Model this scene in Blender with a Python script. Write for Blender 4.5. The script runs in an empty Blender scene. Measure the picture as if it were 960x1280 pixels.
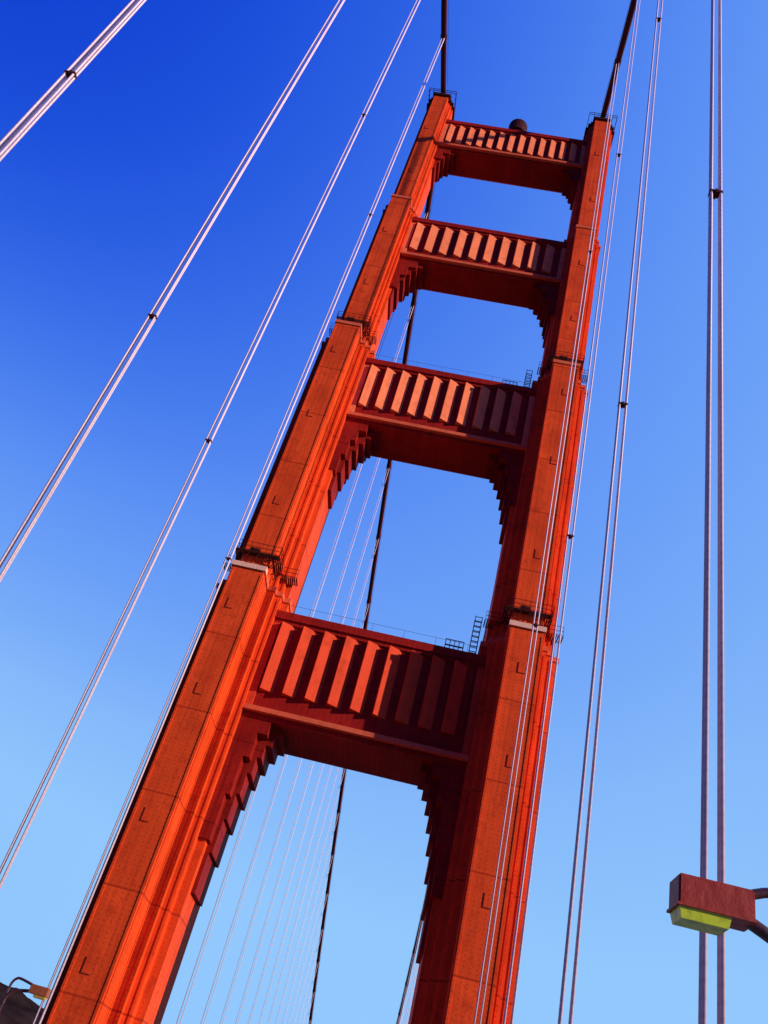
import bpy, bmesh, math, random
from mathutils import Vector, Matrix
random.seed(7)
sc=bpy.context.scene
COL=sc.collection
# ------------------------------------------------------------ helpers
def new_obj(name,bm=None,parent=None,mat=None,label=None,cat=None,loc=(0,0,0),smooth=False,kind=None,group=None,mats=None):
    if bm is None: ob=bpy.data.objects.new(name,None)
    else:
        me=bpy.data.meshes.new(name)
        bmesh.ops.recalc_face_normals(bm,faces=bm.faces)
        bm.to_mesh(me); bm.free()
        if smooth:
            for p in me.polygons: p.use_smooth=True
        if mat: me.materials.append(mat)
        if mats:
            for m in mats: me.materials.append(m)
        ob=bpy.data.objects.new(name,me)
    COL.objects.link(ob); ob.location=loc
    if parent: ob.parent=parent
    if label: ob["label"]=label
    if cat: ob["category"]=cat
    if kind: ob["kind"]=kind
    if group: ob["group"]=group
    return ob
def box(bm,x0,x1,y0,y1,z0,z1):
    vs=[bm.verts.new((x,y,z)) for z in (z0,z1) for x,y in ((x0,y0),(x1,y0),(x1,y1),(x0,y1))]
    for f in ((3,2,1,0),(4,5,6,7),(0,1,5,4),(1,2,6,5),(2,3,7,6),(3,0,4,7)): bm.faces.new([vs[i] for i in f])
def prism(bm,poly,a,b,axis='z'):
    def mk(p,h):
        if axis=='z': return (p[0],p[1],h)
        if axis=='y': return (p[0],h,p[1])
        return (h,p[0],p[1])
    A=[bm.verts.new(mk(p,a)) for p in poly];B=[bm.verts.new(mk(p,b)) for p in poly]
    n=len(poly)
    for i in range(n):
        j=(i+1)%n; bm.faces.new((A[i],A[j],B[j],B[i]))
    bm.faces.new(A[::-1]);bm.faces.new(B)
def tube(bm,pts,r,n=8,closed=True):
    pts=[Vector(p) for p in pts]; rings=[]
    prev=None
    for i,p in enumerate(pts):
        d=(pts[min(i+1,len(pts)-1)]-pts[max(i-1,0)]).normalized()
        if prev is None:
            a=d.orthogonal().normalized()
        else:
            a=(prev-d*prev.dot(d)).normalized()
        prev=a; b=d.cross(a)
        rr=r[i] if isinstance(r,(list,tuple)) else r
        rings.append([bm.verts.new(p+(a*math.cos(2*math.pi*k/n)+b*math.sin(2*math.pi*k/n))*rr) for k in range(n)])
    for A,B in zip(rings,rings[1:]):
        for k in range(n):
            j=(k+1)%n; bm.faces.new((A[k],A[j],B[j],B[k]))
    bm.faces.new(rings[0][::-1]);bm.faces.new(rings[-1])
def bar(bm,p,q,r): tube(bm,[p,q],r,4)
# ------------------------------------------------------------ materials
def base_mat(name,col,rough=.5,metal=0,spec=.5):
    m=bpy.data.materials.new(name);m.use_nodes=True
    b=m.node_tree.nodes["Principled BSDF"]
    b.inputs["Base Color"].default_value=(*col,1);b.inputs["Roughness"].default_value=rough
    b.inputs["Metallic"].default_value=metal
    b.inputs["Specular IOR Level"].default_value=spec
    return m,m.node_tree,b
def N(nt,t,**k):
    n=nt.nodes.new(t)
    for a,v in k.items(): setattr(n,a,v)
    return n
def math_n(nt,op,a,b=None,c=None):
    n=N(nt,'ShaderNodeMath',operation=op)
    for i,v in enumerate((a,b,c)):
        if v is None: continue
        if isinstance(v,(int,float)): n.inputs[i].default_value=v
        else: nt.links.new(v,n.inputs[i])
    return n.outputs[0]
def mixc(nt,fac,a,b,mode='MIX'):
    n=N(nt,'ShaderNodeMix',data_type='RGBA',blend_type=mode)
    if isinstance(fac,(int,float)): n.inputs[0].default_value=fac
    else: nt.links.new(fac,n.inputs[0])
    for i,v in ((6,a),(7,b)):
        if isinstance(v,tuple): n.inputs[i].default_value=(*v,1)
        else: nt.links.new(v,n.inputs[i])
    return n.outputs[2]
def noise(nt,vec,scale,detail=4,rough=.55,sc3=None):
    if sc3:
        mp=N(nt,'ShaderNodeMapping');mp.inputs['Scale'].default_value=sc3;nt.links.new(vec,mp.inputs[0]);vec=mp.outputs[0]
    n=N(nt,'ShaderNodeTexNoise');n.inputs['Scale'].default_value=scale;n.inputs['Detail'].default_value=detail;n.inputs['Roughness'].default_value=rough
    nt.links.new(vec,n.inputs['Vector']);return n.outputs['Fac']
def ramp(nt,v,lo,hi,clamp=True):
    n=N(nt,'ShaderNodeMapRange',clamp=clamp);n.inputs[1].default_value=lo;n.inputs[2].default_value=hi;nt.links.new(v,n.inputs[0]);return n.outputs[0]
def steel(name,col,plates=True,var=.35,rough=.65,spec=.06,streaks=.45,mottle=.3):
    m,nt,b=base_mat(name,col,rough,0,spec)
    tc=N(nt,'ShaderNodeTexCoord').outputs['Object']
    big=noise(nt,tc,.18,5)
    mid=noise(nt,tc,.8,6,.7)
    streak=noise(nt,tc,1.0,4,.6,(2.2,2.2,.09))
    fine=noise(nt,tc,5,3)
    dark=(col[0]*.36,col[1]*.26,col[2]*.3);light=(min(1,col[0]*1.25),col[1]*1.35,col[2]*1.2)
    c=mixc(nt,math_n(nt,'MULTIPLY',ramp(nt,big,.42,.72),var),col,dark)
    c=mixc(nt,math_n(nt,'MULTIPLY',ramp(nt,mid,.50,.66),mottle),c,dark)
    c=mixc(nt,math_n(nt,'MULTIPLY',ramp(nt,streak,.52,.78),streaks),c,dark)
    c=mixc(nt,math_n(nt,'MULTIPLY',ramp(nt,fine,.5,.8),.35),c,light)
    hgt=math_n(nt,'ADD',fine,math_n(nt,'MULTIPLY',mid,.8))
    if plates:
        geo=N(nt,'ShaderNodeNewGeometry')
        sn=N(nt,'ShaderNodeSeparateXYZ');nt.links.new(geo.outputs['Normal'],sn.inputs[0])
        sp=N(nt,'ShaderNodeSeparateXYZ');nt.links.new(tc,sp.inputs[0])
        side=math_n(nt,'GREATER_THAN',math_n(nt,'ABSOLUTE',sn.outputs[0]),.6)
        u=math_n(nt,'ADD',math_n(nt,'MULTIPLY',sp.outputs[0],math_n(nt,'SUBTRACT',1,side)),math_n(nt,'MULTIPLY',sp.outputs[1],side))
        z=sp.outputs[2]
        def band(v,per,w,off=0.):
            fr=math_n(nt,'FRACT',math_n(nt,'ADD',math_n(nt,'DIVIDE',v,per),off))
            return math_n(nt,'LESS_THAN',fr,w/per)
        hj=band(z,7.6,.16)
        c=mixc(nt,math_n(nt,'MULTIPLY',hj,.65),c,dark)
        vj=band(u,1.07,.05,.5)
        c=mixc(nt,math_n(nt,'MULTIPLY',vj,.4),c,dark)
        def cen(v,per,off=0.):
            return math_n(nt,'MULTIPLY',math_n(nt,'SUBTRACT',math_n(nt,'FRACT',math_n(nt,'ADD',math_n(nt,'DIVIDE',v,per),off)),.5),per)
        du=cen(u,.535,.25);dz=cen(z,.36)
        d2=math_n(nt,'ADD',math_n(nt,'MULTIPLY',du,du),math_n(nt,'MULTIPLY',dz,dz))
        rv=math_n(nt,'LESS_THAN',d2,.004)
        c=mixc(nt,math_n(nt,'MULTIPLY',rv,.5),c,dark)
        vor=N(nt,'ShaderNodeTexWhiteNoise',noise_dimensions='2D')
        cmb=N(nt,'ShaderNodeCombineXYZ')
        nt.links.new(math_n(nt,'FLOOR',math_n(nt,'ADD',math_n(nt,'DIVIDE',u,1.07),.5)),cmb.inputs[0])
        nt.links.new(math_n(nt,'FLOOR',math_n(nt,'DIVIDE',z,7.6)),cmb.inputs[1])
        nt.links.new(cmb.outputs[0],vor.inputs['Vector'])
        c=mixc(nt,math_n(nt,'MULTIPLY',vor.outputs['Value'],.28),c,dark)
    nt.links.new(c,b.inputs['Base Color'])
    bp=N(nt,'ShaderNodeBump');bp.inputs['Strength'].default_value=.3;bp.inputs['Distance'].default_value=.06
    nt.links.new(hgt,bp.inputs['Height']);nt.links.new(bp.outputs[0],b.inputs['Normal'])
    return m
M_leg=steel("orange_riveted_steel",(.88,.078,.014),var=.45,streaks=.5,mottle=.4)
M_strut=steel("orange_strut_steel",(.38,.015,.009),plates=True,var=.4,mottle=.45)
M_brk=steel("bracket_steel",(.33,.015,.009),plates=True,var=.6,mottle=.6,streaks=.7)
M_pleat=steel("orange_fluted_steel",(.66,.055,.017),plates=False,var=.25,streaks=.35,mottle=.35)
M_pleat2=steel("pale_fluted_steel",(.80,.18,.075),plates=False,var=.25,streaks=.35,mottle=.35)  # paler, warmer flutes for the upper crossbeams
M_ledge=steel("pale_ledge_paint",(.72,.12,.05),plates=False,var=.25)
M_cap=steel("pale_sunlit_cap_paint",(.85,.44,.30),plates=False,var=.15,streaks=.35)  # pale cap edge; sun on it is put into the colour
M_hatch=steel("dark_orange_hatch_steel",(.32,.03,.012),plates=False)  # hatch frames in a darker orange than the legs
M_dark=steel("dark_maroon_steel",(.06,.012,.010),plates=False)
M_cable=steel("cable_red_steel",(.09,.011,.012),plates=False)
def rope_mat():
    m,nt,b=base_mat("suspender_wire_rope",(.8,.62,.62),.5,0)
    tc=N(nt,'ShaderNodeTexCoord').outputs['Object']
    s=N(nt,'ShaderNodeSeparateXYZ');nt.links.new(tc,s.inputs[0])
    n1=noise(nt,tc,.35,4,.6,(1,1,1))
    c=mixc(nt,math_n(nt,'MULTIPLY',ramp(nt,n1,.45,.7),.4),(.84,.60,.66),(.56,.27,.32))
    fr=math_n(nt,'FRACT',math_n(nt,'MULTIPLY',s.outputs[2],3.2))
    c=mixc(nt,math_n(nt,'MULTIPLY',math_n(nt,'LESS_THAN',fr,.3),.15),c,(.34,.10,.13))
    nt.links.new(c,b.inputs['Base Color']);return m
M_rope=rope_mat()
M_lamp=steel("lamp_red_paint",(.34,.030,.013),plates=False,rough=.45,spec=.3)
M_lamp2=steel("lamp_brown_amber_paint",(.34,.09,.035),plates=False,rough=.5)
M_arm=steel("lamp_arm_dark_red",(.065,.015,.012),plates=False,rough=.35,spec=.5)
def lens_mat(name,a,b_):
    m,nt,b=base_mat(name,a,.3)
    tc=N(nt,'ShaderNodeTexCoord').outputs['Object']
    n=noise(nt,tc,6,5)
    nt.links.new(mixc(nt,ramp(nt,n,.45,.70),a,b_),b.inputs['Base Color'])
    return m
M_lens=lens_mat("yellow_green_lens",(.62,.70,.03),(.26,.30,.02))
M_amber=lens_mat("amber_lens",(.55,.32,.05),(.35,.18,.03))
def noisy(name,c1,c2,scale,rough=.8,bump=.3,spec=.5):
    m,nt,b=base_mat(name,c1,rough,0,spec)
    tc=N(nt,'ShaderNodeTexCoord').outputs['Object']
    n=noise(nt,tc,scale,6)
    nt.links.new(mixc(nt,ramp(nt,n,.3,.7),c1,c2),b.inputs['Base Color'])
    bp=N(nt,'ShaderNodeBump');bp.inputs['Strength'].default_value=bump;nt.links.new(n,bp.inputs['Height']);nt.links.new(bp.outputs[0],b.inputs['Normal'])
    return m
M_asph=noisy("asphalt",(.045,.045,.047),(.07,.068,.066),2.0,.9)
M_conc=noisy("concrete",(.28,.27,.25),(.38,.36,.33),1.2,.85)
M_paint=noisy("road_paint",(.75,.74,.7),(.6,.6,.56),3,.7)
M_water=noisy("bay_water",(.01,.035,.05),(.02,.05,.06),.03,.12,.6)
M_hill=noisy("hill_scrub",(.012,.007,.008),(.038,.020,.018),.03,.95,.3,0.)
# ------------------------------------------------------------ camera
CX,D,psi,pit,rol,f=7.393,80.264,math.radians(7.817),math.radians(36.446),math.radians(16.351),1098.7
R=Vector((math.cos(psi),math.sin(psi),0));F=Vector((-math.sin(psi),math.cos(psi),0));Z=Vector((0,0,1))
fw=F*math.cos(pit)+Z*math.sin(pit);u0=-F*math.sin(pit)+Z*math.cos(pit)
cr=R*math.cos(rol)+u0*math.sin(rol);cu=-R*math.sin(rol)+u0*math.cos(rol)
cd=bpy.data.cameras.new("camera");cam=bpy.data.objects.new("camera",cd);COL.objects.link(cam)
cam.matrix_world=Matrix(((cr.x,cu.x,-fw.x,CX),(cr.y,cu.y,-fw.y,-D),(cr.z,cu.z,-fw.z,2.0),(0,0,0,1)))
cd.sensor_fit='VERTICAL';cd.sensor_height=24;cd.lens=f/1280*24;cd.clip_end=60000;cd.clip_start=.1
sc.camera=cam
# ------------------------------------------------------------ light
alpha=math.radians(68);el=math.radians(20)
S=Vector((math.sin(alpha)*math.cos(el),-math.cos(alpha)*math.cos(el),math.sin(el)))
sd=bpy.data.lights.new("sun",'SUN');sd.energy=5.0;sd.angle=math.radians(.5);sd.color=(1,.90,.74)
so=bpy.data.objects.new("sun",sd);COL.objects.link(so);so.rotation_euler=S.to_track_quat('Z','Y').to_euler()
w=bpy.data.worlds.new("World");sc.world=w;w.use_nodes=True;nt=w.node_tree
bg=nt.nodes["Background"]
sky=N(nt,'ShaderNodeTexSky',sky_type='NISHITA');sky.sun_disc=False;sky.sun_elevation=el
sky.sun_rotation=math.atan2(S.x,S.y)
sky.altitude=0;sky.air_density=1.0;sky.dust_density=.8;sky.ozone_density=2.5
sep=N(nt,'ShaderNodeSeparateColor');nt.links.new(sky.outputs[0],sep.inputs[0])
t=ramp(nt,sep.outputs[1],.25,2.2,False)
t=math_n(nt,'MINIMUM',t,1.6)
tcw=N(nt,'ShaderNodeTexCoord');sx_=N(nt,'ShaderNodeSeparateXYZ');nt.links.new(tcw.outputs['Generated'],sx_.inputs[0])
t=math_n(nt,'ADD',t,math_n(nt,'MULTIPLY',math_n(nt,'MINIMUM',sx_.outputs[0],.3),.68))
t=math_n(nt,'SUBTRACT',t,math_n(nt,'MULTIPLY',math_n(nt,'MAXIMUM',math_n(nt,'MULTIPLY',sx_.outputs[1],-1),0),1.9))  # sky behind the camera darkened, unseen, to cut fill in shadows
t=math_n(nt,'SUBTRACT',t,math_n(nt,'MULTIPLY',math_n(nt,'MAXIMUM',math_n(nt,'SUBTRACT',sx_.outputs[0],.5),0),1.8))  # sky towards the sun dimmed outside the frame to deepen shadows
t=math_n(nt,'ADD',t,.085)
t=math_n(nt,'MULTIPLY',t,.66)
cr_=N(nt,'ShaderNodeValToRGB');nt.links.new(t,cr_.inputs[0])
cr_.color_ramp.interpolation='B_SPLINE'
E=cr_.color_ramp.elements
E[0].position=0;E[0].color=(.001,.018,.46,1);E[1].position=1;E[1].color=(.30,.60,.99,1)
for ps,c in ((.06,(.002,.032,.58)),(.16,(.011,.09,.75)),(.28,(.075,.23,.88)),(.38,(.125,.31,.92)),(.5,(.165,.38,.94)),(.66,(.23,.475,.96))):
    e=E.new(ps);e.color=(*c,1)
hs=N(nt,'ShaderNodeHueSaturation');hs.inputs['Value'].default_value=1/.15
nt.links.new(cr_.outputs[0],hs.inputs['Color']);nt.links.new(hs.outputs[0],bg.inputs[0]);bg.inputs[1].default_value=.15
sc.view_settings.view_transform='Standard';sc.view_settings.look='None';sc.view_settings.exposure=0
# ------------------------------------------------------------ setting
bm=bmesh.new();s=16000;n=40
g=[[bm.verts.new((-s+2*s*i/n,-s+2*s*j/n,-75)) for j in range(n+1)] for i in range(n+1)]
for i in range(n):
    for j in range(n): bm.faces.new((g[i][j],g[i+1][j],g[i+1][j+1],g[i][j+1]))
new_obj("water",bm,mat=M_water,kind="structure")
from mathutils import noise as mn
bm=bmesh.new();nx,ny=220,160
g=[]
for i in range(nx+1):
    row=[]
    for j in range(ny+1):
        x=-1900+2600*i/nx;y=560+2600*j/ny
        h=188*math.exp(-((x+620)/400)**2-((y-1350)/420)**2)+80*math.exp(-((x+1300)/400)**2-((y-1600)/500)**2)+70*math.exp(-((x-150)/500)**2-((y-1800)/600)**2)
        h+=16*mn.fractal(Vector((x/200,y/200,3)),1,2,5)+9*mn.fractal(Vector((x/45,y/45,1)),.8,2,5)
        row.append(bm.verts.new((x,y,-82+max(h,-4))))
    g.append(row)
for i in range(nx):
    for j in range(ny): bm.faces.new((g[i][j],g[i+1][j],g[i+1][j+1],g[i][j+1]))
new_obj("hill",bm,mat=M_hill,kind="structure",smooth=True)
Y0,Y1=-200,560
bm=bmesh.new();box(bm,-9.14,9.14,Y0,Y1,-.5,0);new_obj("road",bm,mat=M_asph,kind="structure")
bm=bmesh.new()
for lane in (-6.1,-3.05,0,3.05,6.1):
    y=Y0+2
    while y<Y1-5: box(bm,lane-.06,lane+.06,y,y+3,.004,.008);y+=11
new_obj("road_marking",bm,mat=M_paint,kind="structure")
for sx in (-1,1):
    bm=bmesh.new();a,b_=sorted((sx*9.14,sx*13.2));box(bm,a,b_,Y0,-8.7,-.5,.15);box(bm,a,b_,8.7,Y1,-.5,.15)
    a2,b2=sorted((sx*9.14,sx*9.4));box(bm,a2,b2,-8.7,8.7,-.5,.15)
    new_obj("sidewalk",bm,mat=M_conc,kind="structure")
    bm=bmesh.new();a,b_=sorted((sx*13.22,sx*13.45))
    for ya,yb in ((Y0,-8.8),(8.8,Y1)):
        box(bm,a,b_,ya,yb,-2.2,.1);box(bm,a,b_,ya,yb,-7.6,-6.9)
        y=ya;k=0
        while y+7.62<=yb:
            p,q=((sx*13.34,y,-2.1),(sx*13.34,y+7.62,-7)) if k%2 else ((sx*13.34,y,-7),(sx*13.34,y+7.62,-2.1))
            bar(bm,p,q,.1);k+=1;y+=7.62
    new_obj("deck_girder",bm,mat=M_strut,kind="structure")
    bm=bmesh.new()
    xr=sx*13.14
    for ya,yb in ((Y0,-8.8),(8.8,Y1)):
        box(bm,xr-.05,xr+.05,ya,yb,1.2,1.3);box(bm,xr-.04,xr+.04,ya,yb,.25,.33)
        y=ya
        while y<yb:
            box(bm,xr-.05,xr+.05,y,y+.12,.152,1.2)
            for k in range(1,8): 
                yy=y+k*.48
                if yy<yb: box(bm,xr-.02,xr+.02,yy,yy+.05,.33,1.2)
            y+=3.81
    new_obj("pedestrian_railing",bm,mat=M_leg,label="orange steel railing along the bridge sidewalk edge",cat="railing",group="railings along the bridge sidewalks")
# ------------------------------------------------------------ tower
tower=new_obj("bridge_tower",None,label="tall orange steel suspension bridge tower with stepped legs and crossbeams",cat="bridge tower")
TW=27.4/2
TOP=147.9
TIERS=[(-74,46.0,[1.6,2.4,3.1,3.8],[8.3,5.0,4.3,3.3]),
       (46.0,84.6,[1.55,2.2,2.85,3.4],[6.8,4.1,3.5,2.7]),
       (84.6,116,[1.4,1.8,2.2,2.6],[4.8,3.2,2.8,2.0]),
       (116,TOP,[1.2,1.5,1.85,2.15],[4.0,3.0,2.65,1.9])]
def outline(wd,dd,e=0):
    q=[]
    for i in range(len(wd)):
        q.append((wd[i]+e,dd[i]+e))
        if i<len(wd)-1: q.append((wd[i]+e,dd[i+1]+e))
    q4=[(x,-y) for x,y in q[::-1]]
    q3=[(-x,-y) for x,y in q]
    q2=[(-x,y) for x,y in q[::-1]]
    return q+q4+q3+q2
def build_leg(sx):
    bm=bmesh.new()
    for i,(z0,z1,wd,dd) in enumerate(TIERS):
        prism(bm,outline(wd,dd),z0-(.02 if i else 0),z1)
    leg=new_obj("leg",bm,parent=tower,mat=M_leg,loc=(sx*TW,0,0))
    bm=bmesh.new()
    for z0,z1,wd,dd in TIERS:
        z0=max(z0,-60)
        for sy in (-1,1):
            for ss in (-1,1):
                x=ss*(wd[0]-.12);box(bm,x-.1,x+.1,*sorted((sy*(dd[0]-.05),sy*(dd[0]+.05))),z0+.05,z1-.9)
                for k in (1,2):
                    x=ss*(wd[k]-.14);box(bm,x-.09,x+.09,*sorted((sy*(dd[k]-.05),sy*(dd[k]+.07))),z0+.05,z1-.9)
                for yy in (dd[0]-.35,dd[1]+.35):
                    box(bm,*sorted((ss*(wd[0]-.03),ss*(wd[0]+.09))),*sorted((sy*(yy-.1),sy*(yy+.1))),z0+.05,z1-.9)
    new_obj("corner_strip",bm,parent=leg,mat=M_leg)
    for i,(z0,z1,wd,dd) in enumerate(TIERS[:3]):
        bm=bmesh.new()
        prism(bm,outline(wd,dd,.12),z1-.4,z1+.1)
        new_obj("tier_cap",bm,parent=leg,mat=M_ledge)
        if i==0:
            for sy in (-1,1):
                bm=bmesh.new();box(bm,-wd[0]-.16,wd[0]+.16,*sorted((sy*(dd[0]-.6),sy*(dd[0]+.18))),z1-.38,z1+.14)
                new_obj("cap_edge",bm,parent=leg,mat=M_cap)
    for hz in (9.2,20.5,32,41,55,68,79,95,107,124,137):
        for z0,z1,wd,dd in TIERS:
            if z0<hz<z1:
                bm=bmesh.new();y=-dd[0];q=(-.25 if sx<0 else .15)+random.uniform(-.2,.2)
                box(bm,q-.34,q-.26,y-.05,y+.02,hz-.1,hz+1.0);box(bm,q-.255,q+.36,y-.05,y+.02,hz-.1,hz-.02)
                new_obj("hatch_frame",bm,parent=leg,mat=M_hatch)
    for zc,(z0,z1,wd,dd) in ((48.2,TIERS[1]),(86.8,TIERS[2])):
        hgt=1.0
        bm=bmesh.new();o=.75
        x0,x1=-wd[0]-o,wd[0]+o;yf=-dd[0]-o;yb=-dd[1]-.05
        def rails(p,q):
            for zz in (.05,.5,hgt):
                bar(bm,(p[0],p[1],zc+zz),(q[0],q[1],zc+zz),.03)
            L=math.dist(p,q);m=max(2,int(L/.7))
            for k in range(m+1):
                t=k/m;x=p[0]+(q[0]-p[0])*t;y=p[1]+(q[1]-p[1])*t
                bar(bm,(x,y,zc),(x,y,zc+hgt),.025)
        rails((x0,yf),(x1,yf));rails((x0,yf),(x0,yb));rails((x1,yf),(x1,yb))
        rails((x1,yb),(wd[3]+.5,yb));rails((-x1,yb),(-wd[3]-.5,yb))
        k=yf
        while k<-dd[0]: box(bm,x0,x1,k,k+.12,zc-.1,zc-.02);k+=.22
        for ss in (-1,1):
            k=wd[0]+.03
            while k<wd[0]+o: 
                a,b_=sorted((ss*k,ss*(k+.12)));box(bm,a,b_,-dd[0],yb,zc-.1,zc-.02);k+=.22
            k=wd[0]+o
            while k<wd[3]+.5:
                a,b_=sorted((ss*k,ss*(k+.12)));box(bm,a,b_,yb,-dd[3]-.02,zc-.1,zc-.02);k+=.22
        for x in (x0+.1,-wd[0]+.1,0,wd[0]-.1,x1-.1):
            xx=max(-wd[0]+.1,min(wd[0]-.1,x))
            bar(bm,(x,yf+.1,zc-.1),(xx,-dd[0]+.05,zc-1.3),.05)
        for ss in (-1,1):
            for y in (-dd[0]+.3,(-dd[0]+yb)/2,yb-.3):
                bar(bm,(ss*(x1-.05),y,zc-.1),(ss*(wd[0]-.05),y,zc-1.2),.05)
        for k in range(5):
            x=x0+.3+k*(x1-x0-.6)/4
            bar(bm,(x,yf+.1,zc-.9),(x+.25,yf+.1,zc-.05),.035)
        box(bm,-.9,.1,-dd[0]-.5,-dd[0]-.1,zc-.015,zc+.55)
        new_obj("catwalk",bm,parent=leg,mat=M_dark)
    bm=bmesh.new()
    z1=TOP;wd,dd=TIERS[3][2],TIERS[3][3]
    prism(bm,outline(wd,dd,.3),z1,z1+.45)
    box(bm,-1.5,1.5,-3.4,3.4,z1+.45,z1+1.6)
    prism(bm,[(-3.0,z1+1.6),(3.0,z1+1.6),(2.2,z1+2.6),(0,z1+3.2),(-2.2,z1+2.6)],-.9,.9,'x')
    new_obj("cable_saddle",bm,parent=leg,mat=M_dark)
    bm=bmesh.new();za=z1+.45;x0,x1,y0,y1=-2.3,2.3,-4.3,4.3
    for zz in (.5,1.1):
        for p,q in (((x0,y0),(x1,y0)),((x1,y0),(x1,y1)),((x1,y1),(x0,y1)),((x0,y1),(x0,y0))):
            bar(bm,(*p,za+zz),(*q,za+zz),.05)
    for k in range(7):
        x=x0+(x1-x0)*k/6
        for y in (y0,y1): bar(bm,(x,y,za-.2),(x,y,za+1.1),.04)
    for k in range(1,11):
        y=y0+(y1-y0)*k/11
        for x in (x0,x1): bar(bm,(x,y,za-.2),(x,y,za+1.1),.04)
    new_obj("railing",bm,parent=leg,mat=M_dark)
    return leg
build_leg(-1);build_leg(1)
STR=[ # z0,z1,half depth,tier,bracket steps(xin,zbot), coarse steps, pleats
 (32.9,44.1,3.7,0,[(6.6,32.1),(7.2,31.1),(7.75,29.8),(8.2,28.2),(8.6,26.2),(8.95,23.8),(9.25,20.8),(9.55,17.4)],[(7.7,31.6),(8.6,29.2),(9.2,25.6),(9.6,21.5)],9,.7),
 (72.1,82.7,2.9,1,[(6.8,71.4),(7.4,70.7),(8.0,69.7),(8.6,68.4),(9.1,66.8),(9.5,64.8),(9.9,62.0)],[(8.0,70.9),(8.9,69.2),(9.5,66.8),(10.0,64.2)],10,.6),
 (104.9,114.4,2.4,2,[(7.9,104.0),(8.6,103.2),(9.3,102.1),(9.9,100.6),(10.4,98.8),(10.8,96.4)],[(8.7,103.4),(9.8,101.4),(10.6,98.6)],10,.5),
 (135.1,143.3,2.2,3,[(8.8,134.4),(9.5,133.7),(10.2,132.7),(10.75,131.4),(11.15,129.8)],[(9.5,133.9),(10.6,132.2)],13,.4)]
for z0,z1,h,ti,steps,coarse,npl,p in STR:
    wd,dd=TIERS[ti][2],TIERS[ti][3]
    L=TW-wd[2]+.08
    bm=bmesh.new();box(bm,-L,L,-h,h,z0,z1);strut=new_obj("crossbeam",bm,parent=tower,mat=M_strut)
    lp=.4
    bm=bmesh.new()
    for sy in (-1,1):
        box(bm,-L+.02,L-.02,*sorted((sy*(h-.1),sy*(h+lp))),z1-.75,z1+.08)
        box(bm,-L+.02,L-.02,*sorted((sy*(h-.1),sy*(h+lp*.5))),z1-1.2,z1-.76)
    new_obj("top_ledge",bm,parent=strut,mat=M_strut)
    bm=bmesh.new()
    for sy in (-1,1):
        box(bm,-L+.02,L-.02,*sorted((sy*(h-.1),sy*(h+.5))),z0+.5,z0+.95)
    new_obj("bottom_ledge",bm,parent=strut,mat=M_ledge)
    span=2*(L-.9);P=span/npl;za,zb=z0+(z1-z0)*.24,z1-1.21
    for sy in (-1,1):
        bm=bmesh.new()
        for k in range(npl):
            x=-L+.9+P*k+.05
            poly=[(x,h-.05),(x,h+p*.35),(x+.06*P,h+p),(x+.6*P,h+.02),(x+.6*P,h-.05)]
            prism(bm,[(a,sy*b) for a,b in poly],za,zb)
        for sx in (-1,1):
            box(bm,*sorted((sx*(L-.75),sx*(L-.1))),*sorted((sy*(h-.05),sy*(h+.25))),z0+.96,zb-.005)
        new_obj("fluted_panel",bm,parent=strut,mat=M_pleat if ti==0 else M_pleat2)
    for sx in (-1,1):
        bm=bmesh.new();xo=TW-wd[2]+.1
        def poly(zz,st):
            pts=[(xo,z0+zz)];
            for i,(xi,zbm) in enumerate(st):
                zt=z0+zz if i==0 else st[i-1][1]
                pts+= [(xi,zt),(xi,zbm)]
            pts.append((xo,st[-1][1]));return pts
        a=[(sx*x,z) for x,z in poly(.02,steps)]
        c=[(sx*x,z) for x,z in poly(.02,coarse)]
        m_=h*(.62 if ti<2 else .8)
        prism(bm,a,-m_,m_,'y')
        prism(bm,c,-h+.12,-m_-.002,'y');prism(bm,c,m_+.002,h-.12,'y')
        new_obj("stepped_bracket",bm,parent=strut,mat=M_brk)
bm=bmesh.new();tube(bm,[(0,-.5,143.3),(0,-.5,145.2),(0,-.5,145.3),(0,-.5,148.0),(0,-.5,148.1),(0,-.5,148.6)],[.8,.8,1.6,1.6,1.2,.3],20)
new_obj("beacon",bm,parent=tower,mat=M_dark)
for q in STR[:2]:
    z0,z1,h,ti=q[:4]
    bm=bmesh.new();L=TW-TIERS[ti][2][2]-.05
    y=-h-.3
    bar(bm,(-L,y,z1+.95),(L,y,z1+.95),.015)
    k=-L
    while k<=L: bar(bm,(k,y,z1+.05),(k,y,z1+.95),.02);k+=3.2
    new_obj("safety_rail",bm,parent=tower,mat=M_dark)
def ladder(x,y,za,zb):
    bm=bmesh.new()
    for xx in (x-.35,x+.35):
        bar(bm,(xx,y,za),(xx,y,zb),.06)
        bar(bm,(xx,y-.8,za),(xx,y-.8,zb),.05)
    z=za
    while z<=zb:
        bar(bm,(x-.35,y,z),(x+.35,y,z),.05)
        bar(bm,(x-.35,y-.8,z),(x+.35,y-.8,z),.04);bar(bm,(x-.35,y,z),(x-.35,y-.8,z),.04);bar(bm,(x+.35,y,z),(x+.35,y-.8,z),.04);z+=.6
    new_obj("ladder",bm,parent=tower,mat=M_dark)
ladder(9.2,-1.5,44,49.5);ladder(9.6,-1.5,82.7,87)
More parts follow.
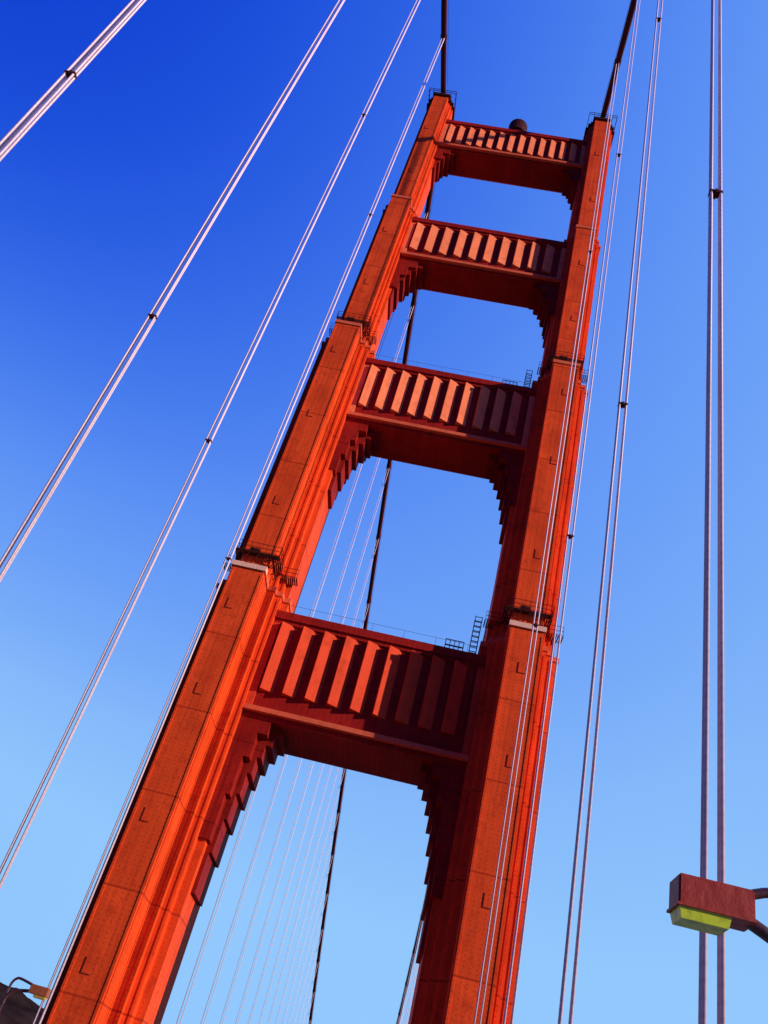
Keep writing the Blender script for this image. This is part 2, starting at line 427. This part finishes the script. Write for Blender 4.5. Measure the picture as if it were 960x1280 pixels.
def basket(x,y,z,wx,hz):
    bm=bmesh.new()
    for yy in (y-.6,y+.6):
        for zz in (0,hz/2,hz): bar(bm,(x-wx,yy,z+zz),(x+wx,yy,z+zz),.05)
        for k in range(5):
            xx=x-wx+2*wx*k/4;bar(bm,(xx,yy,z),(xx,yy,z+hz),.05)
    for xx in (x-wx,x+wx):
        for zz in (0,hz): bar(bm,(xx,y-.6,z+zz),(xx,y+.6,z+zz),.05)
    new_obj("work_basket",bm,parent=tower,mat=M_dark)
basket(7.3,-3.0,44.2,.9,1.2);basket(7.4,-2.0,82.8,.9,1.2)
# ------------------------------------------------------------ cables
ZT=151.2
zf=lambda s:ZT-4*143*(s/1280)*(1-s/1280)
zb_=lambda s:ZT-.426*s-41.2*(s/343)*(1-s/343)
def zc(y): return zf(-y) if y<0 else zb_(y)
SP=15.24
for sx in (-1,1):
    ys=[-195+k*5 for k in range(40)]+[0.0]+[5*k for k in range(1,69)]
    ys=sorted(set(ys))
    bm=bmesh.new();tube(bm,[(sx*TW,y,zc(y)) for y in ys],.46,14)
    cab=new_obj("main_cable",bm,mat=M_cable,smooth=True,label="thick dark red main suspension cable draped over the tower top",cat="bridge cable",group="main suspension cables")
    for o in (-.5,.5):
        bm=bmesh.new()
        tube(bm,[(sx*TW+o,y,zc(y)+1.1) for y in ys if abs(y)>4.9 and y<0],.025,4)
        tube(bm,[(sx*TW+o,y,zc(y)+1.1) for y in ys if y>4.9],.025,4)
        for k in list(range(-12,0))+list(range(1,22)):
            y=k*SP
            bar(bm,(sx*TW+o*.6,y,zc(y)+.2),(sx*TW+o,y,zc(y)+1.1),.025)
        new_obj("hand_rope",bm,parent=cab,mat=M_dark)
    for k in list(range(-6,0))+list(range(1,22)):
        y=k*SP;e=.4
        bm=bmesh.new();tube(bm,[(sx*TW,y-e,zc(y-e)),(sx*TW,y+e,zc(y+e))],.52,12)
        box(bm,sx*TW-.12,sx*TW+.12,y-.25,y+.25,zc(y)-.75,zc(y)-.4)
        new_obj("cable_band",bm,parent=cab,mat=M_cable)
def make_susp(sx,k):
    y=k*SP;top=zc(y)-.3;H=top+1.5
    bm=bmesh.new()
    r=.055 if k<0 else .032
    for ox in (-.18,.18):
        for oy in (-.08,.08):
            tube(bm,[(ox,oy,-1.5),(ox,oy,H*.5),(ox,oy,top)],r,8)
    so_=new_obj("suspender",bm,mat=M_rope,loc=(sx*TW,y,0),smooth=True,
        label="pale steel wire rope suspender hanging from the main cable" ,cat="suspender cable",group="suspender ropes hanging from the main cables")
    if k<0:
        for fr in ({(-4,1):.278,(-4,-1):.288,(-2,-1):.307}.get((k,sx),.292),.66):
            if H<40: continue
            z=top*fr+.5*math.sin(k*3+fr*9)*(0 if k==-4 else 1)
            bm=bmesh.new();box(bm,-.245,.245,-.145,.145,z-.07,z+.07);box(bm,-.04,.04,-.17,.17,z-.11,z+.11)
            new_obj("rope_clamp",bm,parent=so_,mat=M_dark)
for sx in (-1,1):
    for k in range(-6,0): make_susp(sx,k)
    for k in range(1,22): make_susp(sx,k)
# ------------------------------------------------------------ street lamps
def lamp(sx,y,label,lens,paint,reach):
    d=-sx
    root=new_obj("street_lamp",None,loc=(sx*12.85,y,.15),label=label,cat="street lamp",group="street lamps along the bridge")
    bm=bmesh.new();tube(bm,[(0,0,0),(0,0,.5),(0,0,.55),(0,0,5.3)],[.2,.2,.13,.09],8)
    box(bm,-.22,.22,-.22,.22,0,.12)
    new_obj("post",bm,parent=root,mat=M_arm)
    hx=d*reach
    up=[(0,0,5.2),(0,0,5.6),(d*.02,0,5.98),(d*.16,0,6.22),(d*.42,0,6.30),(hx-d*.4,0,6.14)]
    lo=[(0,0,4.9),(d*.04,0,5.3),(d*.2,0,5.55),(d*.45,0,5.70),(hx-d*.45,0,5.86)]
    def sm(p):
        o=[]
        for i in range(len(p)-1):
            P0=Vector(p[max(i-1,0)]);P1=Vector(p[i]);P2=Vector(p[i+1]);P3=Vector(p[min(i+2,len(p)-1)])
            for t in (0,.25,.5,.75):
                o.append(.5*((2*P1)+(-P0+P2)*t+(2*P0-5*P1+4*P2-P3)*t*t+(-P0+3*P1-3*P2+P3)*t**3))
        o.append(Vector(p[-1]));return o
    bm=bmesh.new()
    tube(bm,sm(up),.07,12);tube(bm,sm(lo),.09,12)
    new_obj("arm",bm,parent=root,mat=M_arm,smooth=True)
    bm=bmesh.new();w_=.52;dd=.25
    box(bm,hx-w_,hx+w_,-dd,dd,5.78,6.2)
    bmesh.ops.bevel(bm,geom=bm.edges[:],offset=.025,segments=2,affect='EDGES')
    box(bm,hx-w_-.02,hx+w_+.02,-dd-.02,dd+.02,5.765,5.80)
    new_obj("lamp_housing",bm,parent=root,mat=paint)
    bm=bmesh.new();a=hx+d*.50;b_=hx-d*.2;x0,x1=sorted((a,b_))
    T=[(x0,-.24),(x1,-.24),(x1,.24),(x0,.24)];B=[(x0+.03,-.21),(x1-.03,-.21),(x1-.03,.21),(x0+.03,.21)]
    A=[bm.verts.new((*p,5.764)) for p in T];Bv=[bm.verts.new((*p,5.61)) for p in B]
    for i in range(4):
        j=(i+1)%4;bm.faces.new((A[i],A[j],Bv[j],Bv[i]))
    bm.faces.new(A);bm.faces.new(Bv[::-1])
    new_obj("lamp_lens",bm,parent=root,mat=lens)
lamp(1,-67.35,"red box-headed street lamp with yellow-green lens on curved arms",M_lens,M_lamp,1.25)
lamp(-1,-24.8,"small amber-brown street lamp on a dark curved arm",M_amber,M_lamp2,1.7)
